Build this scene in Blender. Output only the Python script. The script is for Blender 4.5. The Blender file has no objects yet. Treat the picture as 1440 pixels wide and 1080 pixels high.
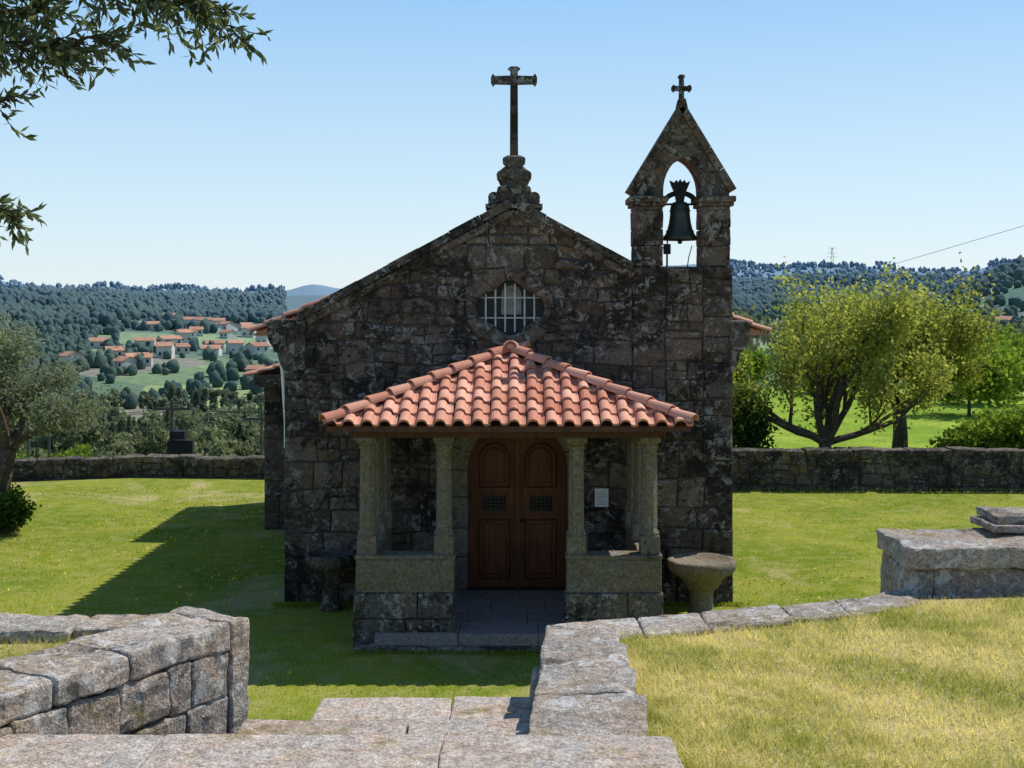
import bpy, bmesh, math, random
import numpy as np
from mathutils import Vector, noise, Matrix
random.seed(7); rng=np.random.default_rng(7)
scene=bpy.context.scene
R=random.random
def U(a,b): return a+(b-a)*random.random()
def sstep(a,b,x):
    t=min(1,max(0,(x-a)/(b-a))); return t*t*(3-2*t)
# ---------------- materials ----------------
def newmat(name):
    m=bpy.data.materials.new(name); m.use_nodes=True
    nt=m.node_tree; b=nt.nodes['Principled BSDF']
    b.inputs['Roughness'].default_value=.9
    b.inputs['Specular IOR Level'].default_value=.2
    return m,nt,b
def nd(nt,t,ins=None,**kw):
    n=nt.nodes.new(t)
    for k,v in kw.items(): setattr(n,k,v)
    if ins:
        for k,v in ins.items():
            if isinstance(v,bpy.types.NodeSocket): nt.links.new(v,n.inputs[k])
            else: n.inputs[k].default_value=v
    return n
def c4(c): return (c[0],c[1],c[2],1)
def pos(nt): return nd(nt,'ShaderNodeNewGeometry').outputs['Position']
def nz(nt,p,scale,detail=4,rough=.6,dist=0):
    return nd(nt,'ShaderNodeTexNoise',{'Vector':p,'Scale':scale,'Detail':detail,'Roughness':rough,'Distortion':dist}).outputs['Fac']
def mr(nt,v,a,b,c=0,d=1):
    return nd(nt,'ShaderNodeMapRange',{'Value':v,'From Min':a,'From Max':b,'To Min':c,'To Max':d}).outputs['Result']
def mix(nt,f,a,b,bt='MIX'):
    n=nt.nodes.new('ShaderNodeMix'); n.data_type='RGBA'; n.blend_type=bt
    for i,v in ((0,f),(6,a),(7,b)):
        if isinstance(v,bpy.types.NodeSocket): nt.links.new(v,n.inputs[i])
        elif i==0: n.inputs[0].default_value=v
        else: n.inputs[i].default_value=c4(v)
    return n.outputs[2]
def mth(nt,op,a,b=0.0):
    n=nt.nodes.new('ShaderNodeMath'); n.operation=op
    for i,v in ((0,a),(1,b)):
        if isinstance(v,bpy.types.NodeSocket): nt.links.new(v,n.inputs[i])
        else: n.inputs[i].default_value=v
    return n.outputs[0]
def tone(nt): return nd(nt,'ShaderNodeAttribute',attribute_name='tone').outputs['Fac']
def grey(nt,v):
    return nd(nt,'ShaderNodeCombineColor',{0:v,1:v,2:v}).outputs[0]
def bump(nt,b,h,s,d=.02):
    n=nd(nt,'ShaderNodeBump',{'Height':h,'Strength':s,'Distance':d}); nt.links.new(n.outputs[0],b.inputs['Normal'])
def stone_mat(name,c1,c2,dark=.5,light=.5,moss=0.0,bs=.8,darkc=(.022,.02,.018),lightc=(.42,.40,.36),ls=9,warm=(1.12,.96,.84)):
    m,nt,b=newmat(name); p=pos(nt); t=tone(nt)
    n1=nz(nt,p,1.1,7,.72,.6); n2=nz(nt,p,6,7,.78,.4); n3=nz(nt,p,75,3,.75); n4=nz(nt,p,ls,6,.72,.9); n5=nz(nt,p,1.9,5,.65); n6=nz(nt,p,22,5,.75,.5); n7=nz(nt,p,3.3,4,.6)
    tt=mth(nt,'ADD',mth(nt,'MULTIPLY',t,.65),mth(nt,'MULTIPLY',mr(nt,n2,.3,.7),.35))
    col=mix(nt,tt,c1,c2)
    col=mix(nt,mr(nt,n7,.4,.62),col,mix(nt,1.0,col,warm,'MULTIPLY'))
    col=mix(nt,1.0,col,grey(nt,mr(nt,n3,.3,.7,.45,1.55)),'MULTIPLY')
    col=mix(nt,1.0,col,grey(nt,mr(nt,n6,.3,.7,.5,1.45)),'MULTIPLY')
    dm=mth(nt,'ADD',mth(nt,'ADD',mth(nt,'MULTIPLY',n1,.45),mth(nt,'MULTIPLY',n2,.3)),mth(nt,'MULTIPLY',n6,.25))
    th=.60-.20*dark
    col=mix(nt,mr(nt,dm,th,th+.05,0,.9),col,darkc)
    lm=mth(nt,'MULTIPLY',mr(nt,n4,.58-.05*light,.62-.05*light),mr(nt,n5,.42,.54))
    lm=mth(nt,'MULTIPLY',lm,mr(nt,n3,.3,.6,.5,1))
    col=mix(nt,mth(nt,'MULTIPLY',lm,min(1,.4+.55*light)),col,lightc)
    if moss>0:
        mm=mr(nt,nz(nt,p,3.3,5,.7),.58-.15*moss,.68-.1*moss,0,.75)
        col=mix(nt,mm,col,(.20,.18,.06))
    nt.links.new(col,b.inputs['Base Color'])
    h=mth(nt,'ADD',mth(nt,'ADD',mth(nt,'MULTIPLY',n2,1.6),mth(nt,'MULTIPLY',n3,.3)),mth(nt,'MULTIPLY',n6,.8))
    bump(nt,b,h,bs,.035)
    return m
M={}
M['facade']=stone_mat('facade_granite',(.085,.066,.053),(.28,.222,.175),.57,.95,darkc=(.018,.016,.014),lightc=(.42,.40,.36),ls=8,bs=1.0)
M['porch']=stone_mat('porch_granite',(.18,.158,.118),(.27,.24,.18),.2,.4,.08)
M['base']=stone_mat('base_granite',(.10,.09,.075),(.24,.21,.17),.55,.9,lightc=(.5,.48,.44))
M['wall']=stone_mat('field_wall_granite',(.09,.08,.065),(.22,.19,.155),.64,.6,.1,1.0)
M['fore']=stone_mat('weathered_granite',(.33,.29,.25),(.56,.51,.45),.38,1.0,.03,1.0,(.085,.075,.065),(.74,.72,.68))
M['slab']=stone_mat('granite_slab',(.36,.32,.285),(.54,.49,.44),.12,.5,.05,.7,(.15,.13,.11),(.66,.64,.60))
M['darkstone']=stone_mat('dark_coping_granite',(.08,.068,.055),(.20,.165,.13),.64,.9)
M['floor']=stone_mat('porch_floor_granite',(.22,.19,.18),(.30,.26,.245),0,.1,0,.3)
def simple(name,c,rough=.7,metal=0,var=.25,scale=8,bs=.2):
    m,nt,b=newmat(name); p=pos(nt)
    n=nz(nt,p,scale,5,.65); t=tone(nt)
    f=mth(nt,'MULTIPLY',mr(nt,n,.3,.7,1-var,1+var),mr(nt,t,0,1,.8,1.2))
    nt.links.new(mix(nt,1.0,c,grey(nt,f),'MULTIPLY'),b.inputs['Base Color'])
    b.inputs['Roughness'].default_value=rough; b.inputs['Metallic'].default_value=metal
    bump(nt,b,n,bs,.01); return m
M['mortar']=simple('mortar',(.085,.073,.06),.95,0,.6,12,.5)
M['iron']=simple('black_iron',(.02,.02,.022),.6,.3)
M['bar']=simple('painted_bar',(.6,.6,.56),.6)
M['bronze']=simple('bell_bronze',(.06,.065,.055),.45,.5,.4,14)
M['glass']=simple('window_dark_glass',(.03,.035,.035),.15)
M['pale']=simple('pale_panel',(.34,.34,.30),.7)
M['white']=simple('white_paper',(.8,.8,.78),.7,0,.05)
M['plaster']=simple('white_plaster',(.55,.54,.50),.9,0,.12)  # village walls; distance haze is put into this muted colour
M['roofo']=simple('village_roof',(.42,.23,.155),.9,0,.25,.5)  # tile colour with distance haze painted in
M['yellow']=simple('yellow_petal',(.75,.6,.04),.9,0,.05)
M['pole']=simple('old_pole_wood',(.10,.085,.07),.9)
M['bark']=stone_mat('bark',(.09,.07,.05),(.15,.12,.09),.3,.4,.1,1.2)
M['bark2']=stone_mat('pale_bark',(.07,.06,.045),(.12,.10,.08),.3,.2,.1,1.0)
def wood(name,c1,c2):
    m,nt,b=newmat(name); p=pos(nt)
    mp=nd(nt,'ShaderNodeMapping',{'Vector':p,'Scale':(26,26,1.6)})
    n=nz(nt,mp.outputs[0],1.0,6,.6,.6); n2=nz(nt,p,1.7,3)
    col=mix(nt,mr(nt,n,.35,.65),c1,c2)
    col=mix(nt,1.0,col,grey(nt,mr(nt,n2,.3,.7,.75,1.2)),'MULTIPLY')
    nt.links.new(col,b.inputs['Base Color']); b.inputs['Roughness'].default_value=.5
    bump(nt,b,n,.25,.005); return m
M['door']=wood('varnished_wood',(.125,.042,.018),(.20,.074,.03))
M['beam']=wood('dark_beam_wood',(.08,.032,.018),(.13,.055,.028))
m,nt,b=newmat('terracotta_tile'); p=pos(nt); t=tone(nt)
col=mix(nt,t,(.47,.175,.105),(.76,.40,.28))
n2=nz(nt,p,14,5,.7); n3=nz(nt,p,3,4)
col=mix(nt,mr(nt,n2,.55,.75,0,.5),col,(.70,.50,.40))
col=mix(nt,mr(nt,n3,.56,.72,0,.5),col,(.34,.14,.09))
nt.links.new(col,b.inputs['Base Color']); b.inputs['Roughness'].default_value=.75; bump(nt,b,n2,.15,.01)
M['tile']=m
def haze(nt,col,hc=(.21,.32,.43)):  # aerial haze painted into the base colour, bluer with distance from the origin
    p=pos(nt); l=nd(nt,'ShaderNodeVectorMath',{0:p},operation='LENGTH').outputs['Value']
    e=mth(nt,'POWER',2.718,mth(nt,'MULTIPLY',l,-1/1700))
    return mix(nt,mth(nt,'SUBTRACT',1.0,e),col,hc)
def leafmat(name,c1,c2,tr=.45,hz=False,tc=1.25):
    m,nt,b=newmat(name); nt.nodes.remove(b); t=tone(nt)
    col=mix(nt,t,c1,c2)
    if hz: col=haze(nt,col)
    d=nd(nt,'ShaderNodeBsdfDiffuse',{'Color':col}); 
    tcol=mix(nt,1.0,col,(tc,tc*1.05,tc*.6) if not hz else (1,1,.9),'MULTIPLY')
    tl=nd(nt,'ShaderNodeBsdfTranslucent',{'Color':tcol})
    ms=nd(nt,'ShaderNodeMixShader',{0:tr,1:d.outputs[0],2:tl.outputs[0]})
    nt.links.new(ms.outputs[0],nt.nodes['Material Output'].inputs[0]); return m
M['olive']=leafmat('olive_leaf',(.08,.10,.055),(.30,.33,.23),.35)
M['olive2']=leafmat('near_olive_leaf',(.06,.08,.035),(.24,.27,.15),.35)
M['spring']=leafmat('spring_leaf',(.19,.21,.035),(.50,.50,.16),.5)
M['bush']=leafmat('dark_leaf',(.03,.06,.015),(.09,.15,.03),.35)
M['bright']=leafmat('bright_leaf',(.10,.16,.025),(.27,.36,.06),.45)
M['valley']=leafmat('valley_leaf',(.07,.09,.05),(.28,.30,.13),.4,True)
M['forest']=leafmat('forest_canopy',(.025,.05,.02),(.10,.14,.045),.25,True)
M['blade']=leafmat('lawn_blade',(.20,.26,.02),(.52,.49,.12),.5)
M['dryblade']=leafmat('dry_grass_blade',(.36,.37,.08),(.88,.73,.38),.4)
def groundmat(name,cs,sc=(.35,3,40),hz=False,patch=None):
    m,nt,b=newmat(name); p=pos(nt)
    a=nz(nt,p,sc[0],6,.65,.8); bb=nz(nt,p,sc[1],6,.75); c=nz(nt,p,sc[2],3,.7); d=nz(nt,p,sc[0]*.6,5,.7,.6)
    col=mix(nt,mr(nt,a,.40,.60),cs[0],cs[1])
    col=mix(nt,mr(nt,bb,.46,.66,0,.85),col,cs[2])
    if patch: col=mix(nt,mr(nt,d,.54,.63,0,.8),col,patch)
    col=mix(nt,1.0,col,grey(nt,mr(nt,c,.3,.7,.6,1.35)),'MULTIPLY')
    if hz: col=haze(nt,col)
    nt.links.new(col,b.inputs['Base Color']); b.inputs['Specular IOR Level'].default_value=0
    if not hz: bump(nt,b,c,.7,.04)
    return m
M['lawn']=groundmat('lawn_grass',((.17,.23,.025),(.29,.31,.045),(.36,.34,.11)),patch=(.46,.39,.19))
M['dry']=groundmat('dry_grass',((.42,.37,.15),(.58,.48,.26),(.26,.27,.06)),(1.2,6,60))
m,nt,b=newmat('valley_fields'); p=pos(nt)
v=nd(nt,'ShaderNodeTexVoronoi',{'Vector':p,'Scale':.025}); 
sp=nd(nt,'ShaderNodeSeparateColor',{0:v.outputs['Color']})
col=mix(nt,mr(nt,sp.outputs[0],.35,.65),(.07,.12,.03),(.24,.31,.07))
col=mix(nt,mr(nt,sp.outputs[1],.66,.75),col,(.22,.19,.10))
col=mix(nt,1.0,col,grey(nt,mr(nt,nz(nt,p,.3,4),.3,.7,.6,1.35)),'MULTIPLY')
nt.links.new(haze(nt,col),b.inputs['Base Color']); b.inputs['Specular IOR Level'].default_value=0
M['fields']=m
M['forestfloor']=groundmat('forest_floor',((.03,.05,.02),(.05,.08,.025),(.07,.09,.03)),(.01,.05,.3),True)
M['meadow']=groundmat('meadow_grass',((.20,.31,.04),(.30,.39,.06),(.14,.22,.04)),(.1,.8,8))
# ---------------- mesh helpers ----------------
class MB:
    def __init__(s): s.v=[];s.f=[];s.m=[];s.t=[]
    def add(self,vs,fs,mat=0,tn=None):
        o=len(self.v); self.v.extend([tuple(q) for q in vs])
        if tn is None: tn=R()
        for f in fs: self.f.append(tuple(i+o for i in f)); self.m.append(mat); self.t.append(tn)
    def addnp(s,V,F,mat,T):
        o=len(s.v); s.v.extend(V.tolist()); s.f.extend((F+o).tolist()); s.m.extend([mat]*len(F)); s.t.extend(list(map(float,T)))
    def build(s,name,mats,parent=None,smooth=False):
        me=bpy.data.meshes.new(name); me.from_pydata(s.v,[],s.f)
        for mm in mats: me.materials.append(M[mm])
        me.polygons.foreach_set('material_index',s.m)
        a=me.attributes.new('tone','FLOAT','FACE'); a.data.foreach_set('value',s.t)
        if smooth: me.polygons.foreach_set('use_smooth',[True]*len(s.f))
        me.update(); o=bpy.data.objects.new(name,me); scene.collection.objects.link(o)
        if parent: o.parent=parent
        return o
def empty(name):
    e=bpy.data.objects.new(name,None); scene.collection.objects.link(e); return e
def fixn(o):
    bm=bmesh.new(); bm.from_mesh(o.data); bmesh.ops.recalc_face_normals(bm,faces=bm.faces); bm.to_mesh(o.data); bm.free()
BF=[(0,3,2,1),(4,5,6,7),(0,1,5,4),(1,2,6,5),(2,3,7,6),(3,0,4,7)]
def box(mb,x0,x1,y0,y1,z0,z1,mat=0,tn=None):
    mb.add([(x0,y0,z0),(x1,y0,z0),(x1,y1,z0),(x0,y1,z0),(x0,y0,z1),(x1,y0,z1),(x1,y1,z1),(x0,y1,z1)],BF,mat,tn)
def prism(mb,poly,y0,y1,mat=0,tn=None,bev=0):
    n=len(poly); 
    if bev>0:
        cx=sum(p[0] for p in poly)/n; cz=sum(p[1] for p in poly)/n
        def ins(p):
            d=math.hypot(cx-p[0],cz-p[1])+1e-6; k=min(.3,bev/d); return (p[0]+(cx-p[0])*k,p[1]+(cz-p[1])*k)
        L=[[(p[0],y1,p[1]) for p in poly],[(p[0],y0+bev,p[1]) for p in poly],[(ins(p)[0],y0,ins(p)[1]) for p in poly]]
    else: L=[[(p[0],y1,p[1]) for p in poly],[(p[0],y0,p[1]) for p in poly]]
    vs=sum(L,[]); fs=[tuple(range(n))[::-1]]
    for k in range(len(L)-1):
        for i in range(n):
            j=(i+1)%n; fs.append((k*n+i,k*n+j,(k+1)*n+j,(k+1)*n+i))
    fs.append(tuple(range((len(L)-1)*n,len(L)*n)))
    mb.add(vs,fs,mat,tn)
def lathe(mb,prof,c,seg=24,mat=0,tn=.5,rot=0):
    vs=[];fs=[]
    for r,z in prof:
        for k in range(seg):
            a=2*math.pi*k/seg+rot; vs.append((c[0]+r*math.cos(a),c[1]+r*math.sin(a),c[2]+z))
    for i in range(len(prof)-1):
        for k in range(seg):
            j=(k+1)%seg; fs.append((i*seg+k,i*seg+j,(i+1)*seg+j,(i+1)*seg+k))
    fs.append(tuple(range(seg))[::-1]); fs.append(tuple(range((len(prof)-1)*seg,len(prof)*seg)))
    mb.add(vs,fs,mat,tn)
def tube(mb,pts,rad,seg=6,mat=0,tn=None):
    vs=[];fs=[]; pts=[Vector(p) for p in pts]; n=len(pts)
    if not hasattr(rad,'__len__'): rad=[rad]*n
    ref=Vector((0.13,0.31,.94))
    for i,p in enumerate(pts):
        d=(pts[min(i+1,n-1)]-pts[max(i-1,0)]).normalized()
        a=d.cross(ref); 
        if a.length<.1: a=d.cross(Vector((1,0,0)))
        a.normalize(); b=d.cross(a)
        for k in range(seg):
            t=2*math.pi*k/seg; vs.append(p+(a*math.cos(t)+b*math.sin(t))*rad[i])
    for i in range(n-1):
        for k in range(seg):
            j=(k+1)%seg; fs.append((i*seg+k,i*seg+j,(i+1)*seg+j,(i+1)*seg+k))
    fs.append(tuple(range(seg))[::-1]); fs.append(tuple(range((n-1)*seg,n*seg)))
    mb.add(vs,fs,mat,tn)
def rough(mb,q,z0,z1,seg=.07,r=.02,amp=.01,mat=0,tn=None):
    q=[Vector((a[0],a[1])) for a in q]
    L=((q[1]-q[0]).length,(q[3]-q[0]).length,z1-z0)
    ax=[]
    for l in L:
        rr=min(r,l*.3); n=min(26,max(1,int((l-2*rr)/seg)))
        ax.append([-l/2]+[-l/2+rr+(l-2*rr)*i/n for i in range(n+1)]+[l/2])
    N=[len(a)-1 for a in ax]; idx={}; vs=[]; fs=[]; sd=R()*50
    def g(i,j,k):
        key=(i,j,k)
        if key in idx: return idx[key]
        p=[ax[0][i],ax[1][j],ax[2][k]]; cc=[max(-L[a]/2+min(r,L[a]*.3),min(L[a]/2-min(r,L[a]*.3),p[a])) for a in range(3)]
        d=Vector([p[a]-cc[a] for a in range(3)]); 
        if d.length>1e-6: d=d.normalized()*min(d.length,r)
        p=[cc[a]+d[a] for a in range(3)]
        u=p[0]/L[0]+.5; v=p[1]/L[1]+.5
        xy=q[0]*(1-u)*(1-v)+q[1]*u*(1-v)+q[2]*u*v+q[3]*(1-u)*v
        w=Vector((xy.x,xy.y,z0+p[2]+L[2]/2))
        w+=noise.noise_vector(w*3.5+Vector((sd,0,0)))*amp*1.2+noise.noise_vector(w*13)*amp*.8+noise.noise_vector(w*31)*amp*.45
        idx[key]=len(vs); vs.append(w); return idx[key]
    for k0 in (0,N[2]):
        for i in range(N[0]):
            for j in range(N[1]):
                f=(g(i,j,k0),g(i+1,j,k0),g(i+1,j+1,k0),g(i,j+1,k0)); fs.append(f if k0 else f[::-1])
    for j0 in (0,N[1]):
        for i in range(N[0]):
            for k in range(N[2]):
                f=(g(i,j0,k),g(i+1,j0,k),g(i+1,j0,k+1),g(i,j0,k+1)); fs.append(f[::-1] if j0 else f)
    for i0 in (0,N[0]):
        for j in range(N[1]):
            for k in range(N[2]):
                f=(g(i0,j,k),g(i0,j+1,k),g(i0,j+1,k+1),g(i0,j,k+1)); fs.append(f if i0 else f[::-1])
    mb.add(vs,fs,mat,tn)
def rbox(mb,x0,x1,y0,y1,z0,z1,**k): rough(mb,[(x0,y0),(x1,y0),(x1,y1),(x0,y1)],z0,z1,**k)
def hclip(inp,a,b,sgn=1):
    out=[]
    def sd(p): return sgn*((b[0]-a[0])*(p[1]-a[1])-(b[1]-a[1])*(p[0]-a[0]))
    for k in range(len(inp)):
        p=inp[k]; q=inp[(k+1)%len(inp)]; s1=sd(p); s2=sd(q)
        if s1>=0: out.append(p)
        if s1*s2<0:
            t=s1/(s1-s2); out.append((p[0]+(q[0]-p[0])*t,p[1]+(q[1]-p[1])*t))
    return out if len(out)>=3 else []
def clip(poly,conv):
    for i in range(len(conv)):
        poly=hclip(poly,conv[i],conv[(i+1)%len(conv)])
        if not poly: return []
    return poly
def area(p): return abs(sum(p[i][0]*p[(i+1)%len(p)][1]-p[(i+1)%len(p)][0]*p[i][1] for i in range(len(p))))/2
def subtract(poly,conv):
    ins=clip(poly,conv)
    if not ins or area(ins)<1e-4: return [poly]
    out=[]; rem=poly
    for i in range(len(conv)):
        a=conv[i]; b=conv[(i+1)%len(conv)]
        o=hclip(rem,a,b,-1)
        if o and area(o)>.003: out.append(o)
        rem=hclip(rem,a,b,1)
        if not rem: break
    return out
def blockwall(mb,regs,org,Ux,N,rh=(.26,.38),bw=(.3,.75),joint=.012,depth=.035,bev=.014,mat=0,jit=.006,tfun=None,warp=.0,split=0,dv=.012,holes=()):
    org=Vector(org);Ux=Vector(Ux);N=Vector(N);Z=Vector((0,0,1))
    for reg in regs:
        xs=[p[0] for p in reg]; zs=[p[1] for p in reg]; z=min(zs)
        def put(x,z,w,h):
            j=joint/2
            c=[(x+j,z+j),(x+w*.5,z+j),(x+w-j,z+j),(x+w-j,z+h-j),(x+w*.5,z+h-j),(x+j,z+h-j)]
            c=[(p[0]+U(-jit,jit),p[1]+U(-jit,jit)) for p in c]
            if warp: c=[(p[0]+warp*.6*noise.noise(Vector((p[0]*1.7,p[1]*1.7,9))),p[1]+warp*noise.noise(Vector((p[0]*1.1,p[1]*1.3,2)))) for p in c]
            pls=[clip(c,reg)]
            for hh in holes: pls=sum([subtract(q,hh) for q in pls if q],[])
            tn=R() if tfun is None else tfun(x+w/2,z+h/2); dp=depth+U(-dv,dv)
            for pl in pls:
                if not pl or area(pl)<.003: continue
                n=len(pl); cx=sum(p[0] for p in pl)/n; cz=sum(p[1] for p in pl)/n
                vs=[]; tl=(U(-.012,.012),U(-.012,.012))
                for lv,(dd,ins) in enumerate(((-.02,0),(dp-bev,0),(dp,bev*1.3))):
                    for p in pl:
                        dl=math.hypot(cx-p[0],cz-p[1])+1e-6; k=min(.4,ins/dl)
                        px=p[0]+(cx-p[0])*k; pz=p[1]+(cz-p[1])*k
                        vs.append(org+Ux*px+Z*pz+N*(dd+((tl[0]*(p[0]-cx)+tl[1]*(p[1]-cz))*2+U(-.003,.003) if lv==2 else 0)))
                vs.append(org+Ux*cx+Z*cz+N*(dp+U(0,.012)))
                fs=[tuple(range(n))[::-1]]
                for lv in range(2):
                    for i in range(n):
                        jn=(i+1)%n; fs.append((lv*n+i,lv*n+jn,(lv+1)*n+jn,(lv+1)*n+i))
                for i in range(n): fs.append((2*n+i,2*n+(i+1)%n,3*n))
                mb.add(vs,fs,mat,tn)
        while z<max(zs):
            h=U(*rh); 
            if max(zs)-z-h<.12: h=max(zs)-z+.001
            x=min(xs)-U(0,bw[0]*.5) if (max(xs)-min(xs))>1 else min(xs)
            while x<max(xs):
                w=U(*bw); 
                if max(xs)-x-w<.15: w=max(xs)-x+.001
                if R()<split and h>.2:
                    k=U(.4,.6); put(x,z,w,h*k); 
                    if R()<.5: put(x,z+h*k,w,h*(1-k))
                    else:
                        kk=U(.35,.65); put(x,z+h*k,w*kk,h*(1-k)); put(x+w*kk,z+h*k,w*(1-kk),h*(1-k))
                else: put(x,z,w,h)
                x+=w
            z+=h
def boolean(o,cutters):
    for c in cutters:
        md=o.modifiers.new('b','BOOLEAN'); md.operation='DIFFERENCE'; md.object=c; md.solver='EXACT'
    dg=bpy.context.evaluated_depsgraph_get(); dg.update()
    me=bpy.data.meshes.new_from_object(o.evaluated_get(dg)); o.modifiers.clear(); o.data=me
def leafq(C,L,W,flat=0.0):
    n=len(C); a=rng.normal(size=(n,3)); a[:,2]*=(1-flat*.5); a/=np.linalg.norm(a,axis=1)[:,None]
    b=np.cross(a,rng.normal(size=(n,3))); b/=np.linalg.norm(b,axis=1)[:,None]
    s=rng.uniform(.7,1.3,size=(n,1)); l=a*L*s/2; w=b*W*s/2
    V=np.stack([C-l,C+w,C+l,C-w],1).reshape(-1,3); F=np.arange(4*n).reshape(n,4); return V,F
# ---------------- terrain ----------------
PL=np.array([(0,0),(36,0),(45,-1.8),(80,-7),(150,-14),(250,-20),(350,-22),(500,-17),(700,-6),(1000,4),(1300,13),(1600,15),(2200,5),(3200,38),(3800,30),(6000,0)])
PR=np.array([(0,0),(70,-.2),(110,-2),(200,-8),(400,-13),(600,-5),(900,8),(1300,20),(1700,22),(2200,15),(3200,92),(3800,80),(6000,0)])
def H(x,y):
    r=math.hypot(x,y)
    if r<36: return 0.0
    u=x/r; s=sstep(-.08,.12,u)
    z=np.interp(r,PL[:,0],PL[:,1])*(1-s)+np.interp(r,PR[:,0],PR[:,1])*s
    k=sstep(60,1100,r)*(1+1.5*sstep(2000,3200,r))
    z+=k*(noise.noise(Vector((x*.0045,y*.003,1.3)))*19+noise.noise(Vector((x*.015,y*.01,4)))*4)
    z+=24*sstep(.29,.39,u)*math.exp(-((r-800)/220)**2)
    return float(z)
mb=MB()
ang=list(np.arange(-180,-32,4.0))+list(np.arange(-32,32,.45))+list(np.arange(32,180,4.0))
rad=[2,6,12,20,28,36]; r=36
while r<6000: r*=1.055; rad.append(r)
mb.v.append((0,0,0)); na=len(ang)
for r in rad:
    for a in ang:
        x=r*math.sin(math.radians(a)); y=r*math.cos(math.radians(a)); mb.v.append((x,y,H(x,y)))
for k in range(na): mb.f.append((0,1+(k+1)%na,1+k)); mb.m.append(0); mb.t.append(.5)
for i in range(len(rad)-1):
    for k in range(na):
        j=(k+1)%na; r=rad[i]; a=ang[k]
        if r<36: mt=0
        elif r<75 and a>0: mt=1
        elif r<740: mt=2
        else: mt=3
        mb.f.append((1+i*na+k,1+i*na+j,1+(i+1)*na+j,1+(i+1)*na+k)); mb.m.append(mt); mb.t.append(.5)
gr=mb.build('ground',['lawn','meadow','fields','forestfloor'],smooth=True); fixn(gr)
if gr.data.polygons[0].normal.z<0: gr.data.flip_normals()
def ico(sub):
    bm=bmesh.new(); bmesh.ops.create_icosphere(bm,subdivisions=sub,radius=1)
    V=np.array([v.co[:] for v in bm.verts]); F=np.array([[v.index for v in f.verts] for f in bm.faces]); bm.free(); return V,F
I1=ico(1); I2=ico(2)
mb=MB()
for k in range(52000):
    if k<11000: r=U(330,740)
    elif k<47000: r=1050*(R()**.75)+660
    else: r=U(2700,3300)
    u=U(-.47,.5)
    a=math.asin(u*.95); x=r*math.sin(a); y=r*math.cos(a)
    px=x/y*1760+720
    if 400<px<1025 or px<-80 or px>1520: continue
    if px>1025 and r<700 and R()<.5: continue
    vill=(125<px<410 and r<765)
    if vill and (R()<.72 or (noise.noise(Vector((x*.03,y*.02,3)))<.0)): continue
    if r<620 and not vill and noise.noise(Vector((x*.02,y*.012,7)))<-.12: continue
    if r<2000 and noise.noise(Vector((x*.012,y*.006,2)))<-.42: continue
    V,F=I1 if r>640 else I2
    s=U(1.5,3.0)*(1 if r>640 else .7)*(1.9 if r>2500 else 1)
    jit=rng.uniform(.75,1.25,size=(len(V),1)); W=V*jit*np.array([s,s,s*U(1.0,1.9)])+np.array([x,y,H(x,y)+s*.9])
    base=.3+.6*noise.noise(Vector((x*.01,y*.01,8)))+U(-.15,.3)
    mb.addnp(W,F,0,np.clip(base+rng.uniform(-.15,.15,size=len(F)),0,1))
mb.build('distant_forest',['forest'],smooth=True)
mb=MB()
def clumptree(mb,x,y,h,w,n,size,mat,conic=False,z=None,tb=0):
    z0=H(x,y) if z is None else z
    k=max(6,int(n/40)); C=[]
    cc=rng.normal(size=(k,3)); cc/=np.linalg.norm(cc,axis=1)[:,None]; cc*=rng.uniform(.3,1,size=(k,1))
    idx=rng.integers(0,k,n); P=cc[idx]+rng.normal(scale=.17,size=(n,3))
    P=P*np.array([w/2,w/2,h*.38]); 
    if conic: P[:,:2]*=np.clip(.95-(P[:,2:3]/(h*.38)),.1,1.6)*.6
    P+=np.array([x,y,z0+h*.6])
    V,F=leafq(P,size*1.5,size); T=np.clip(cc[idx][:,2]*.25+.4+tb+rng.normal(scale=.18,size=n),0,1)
    mb.addnp(V,F,mat,T); tube(mb,[(x,y,z0-.5),(x,y,z0+h*.6)],[.03*h,.012*h],5,1,.3)
for k in range(460):
    r=70+ (R()**1.2)*290; px=U(-120,395); 
    u=(px-720)/1760; y=r/math.sqrt(1+u*u); x=u*y
    if r>270 and R()<.5 and px>150: continue
    if r<110 and R()<.4: continue
    h=U(3.0,6.5) if r>110 else U(1.5,3.0); n=int(600*min(1,110/r)+160)
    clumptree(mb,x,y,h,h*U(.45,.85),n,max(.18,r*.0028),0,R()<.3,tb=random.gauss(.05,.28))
for k in range(60):
    r=U(95,330); px=U(1030,1600); u=(px-720)/1760; y=r/math.sqrt(1+u*u); x=u*y
    h=U(4,8); clumptree(mb,x,y,h,h*.9,450,max(.25,r*.0034),0,tb=.15)
mb.build('valley_trees',['valley','bark2'])
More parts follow.
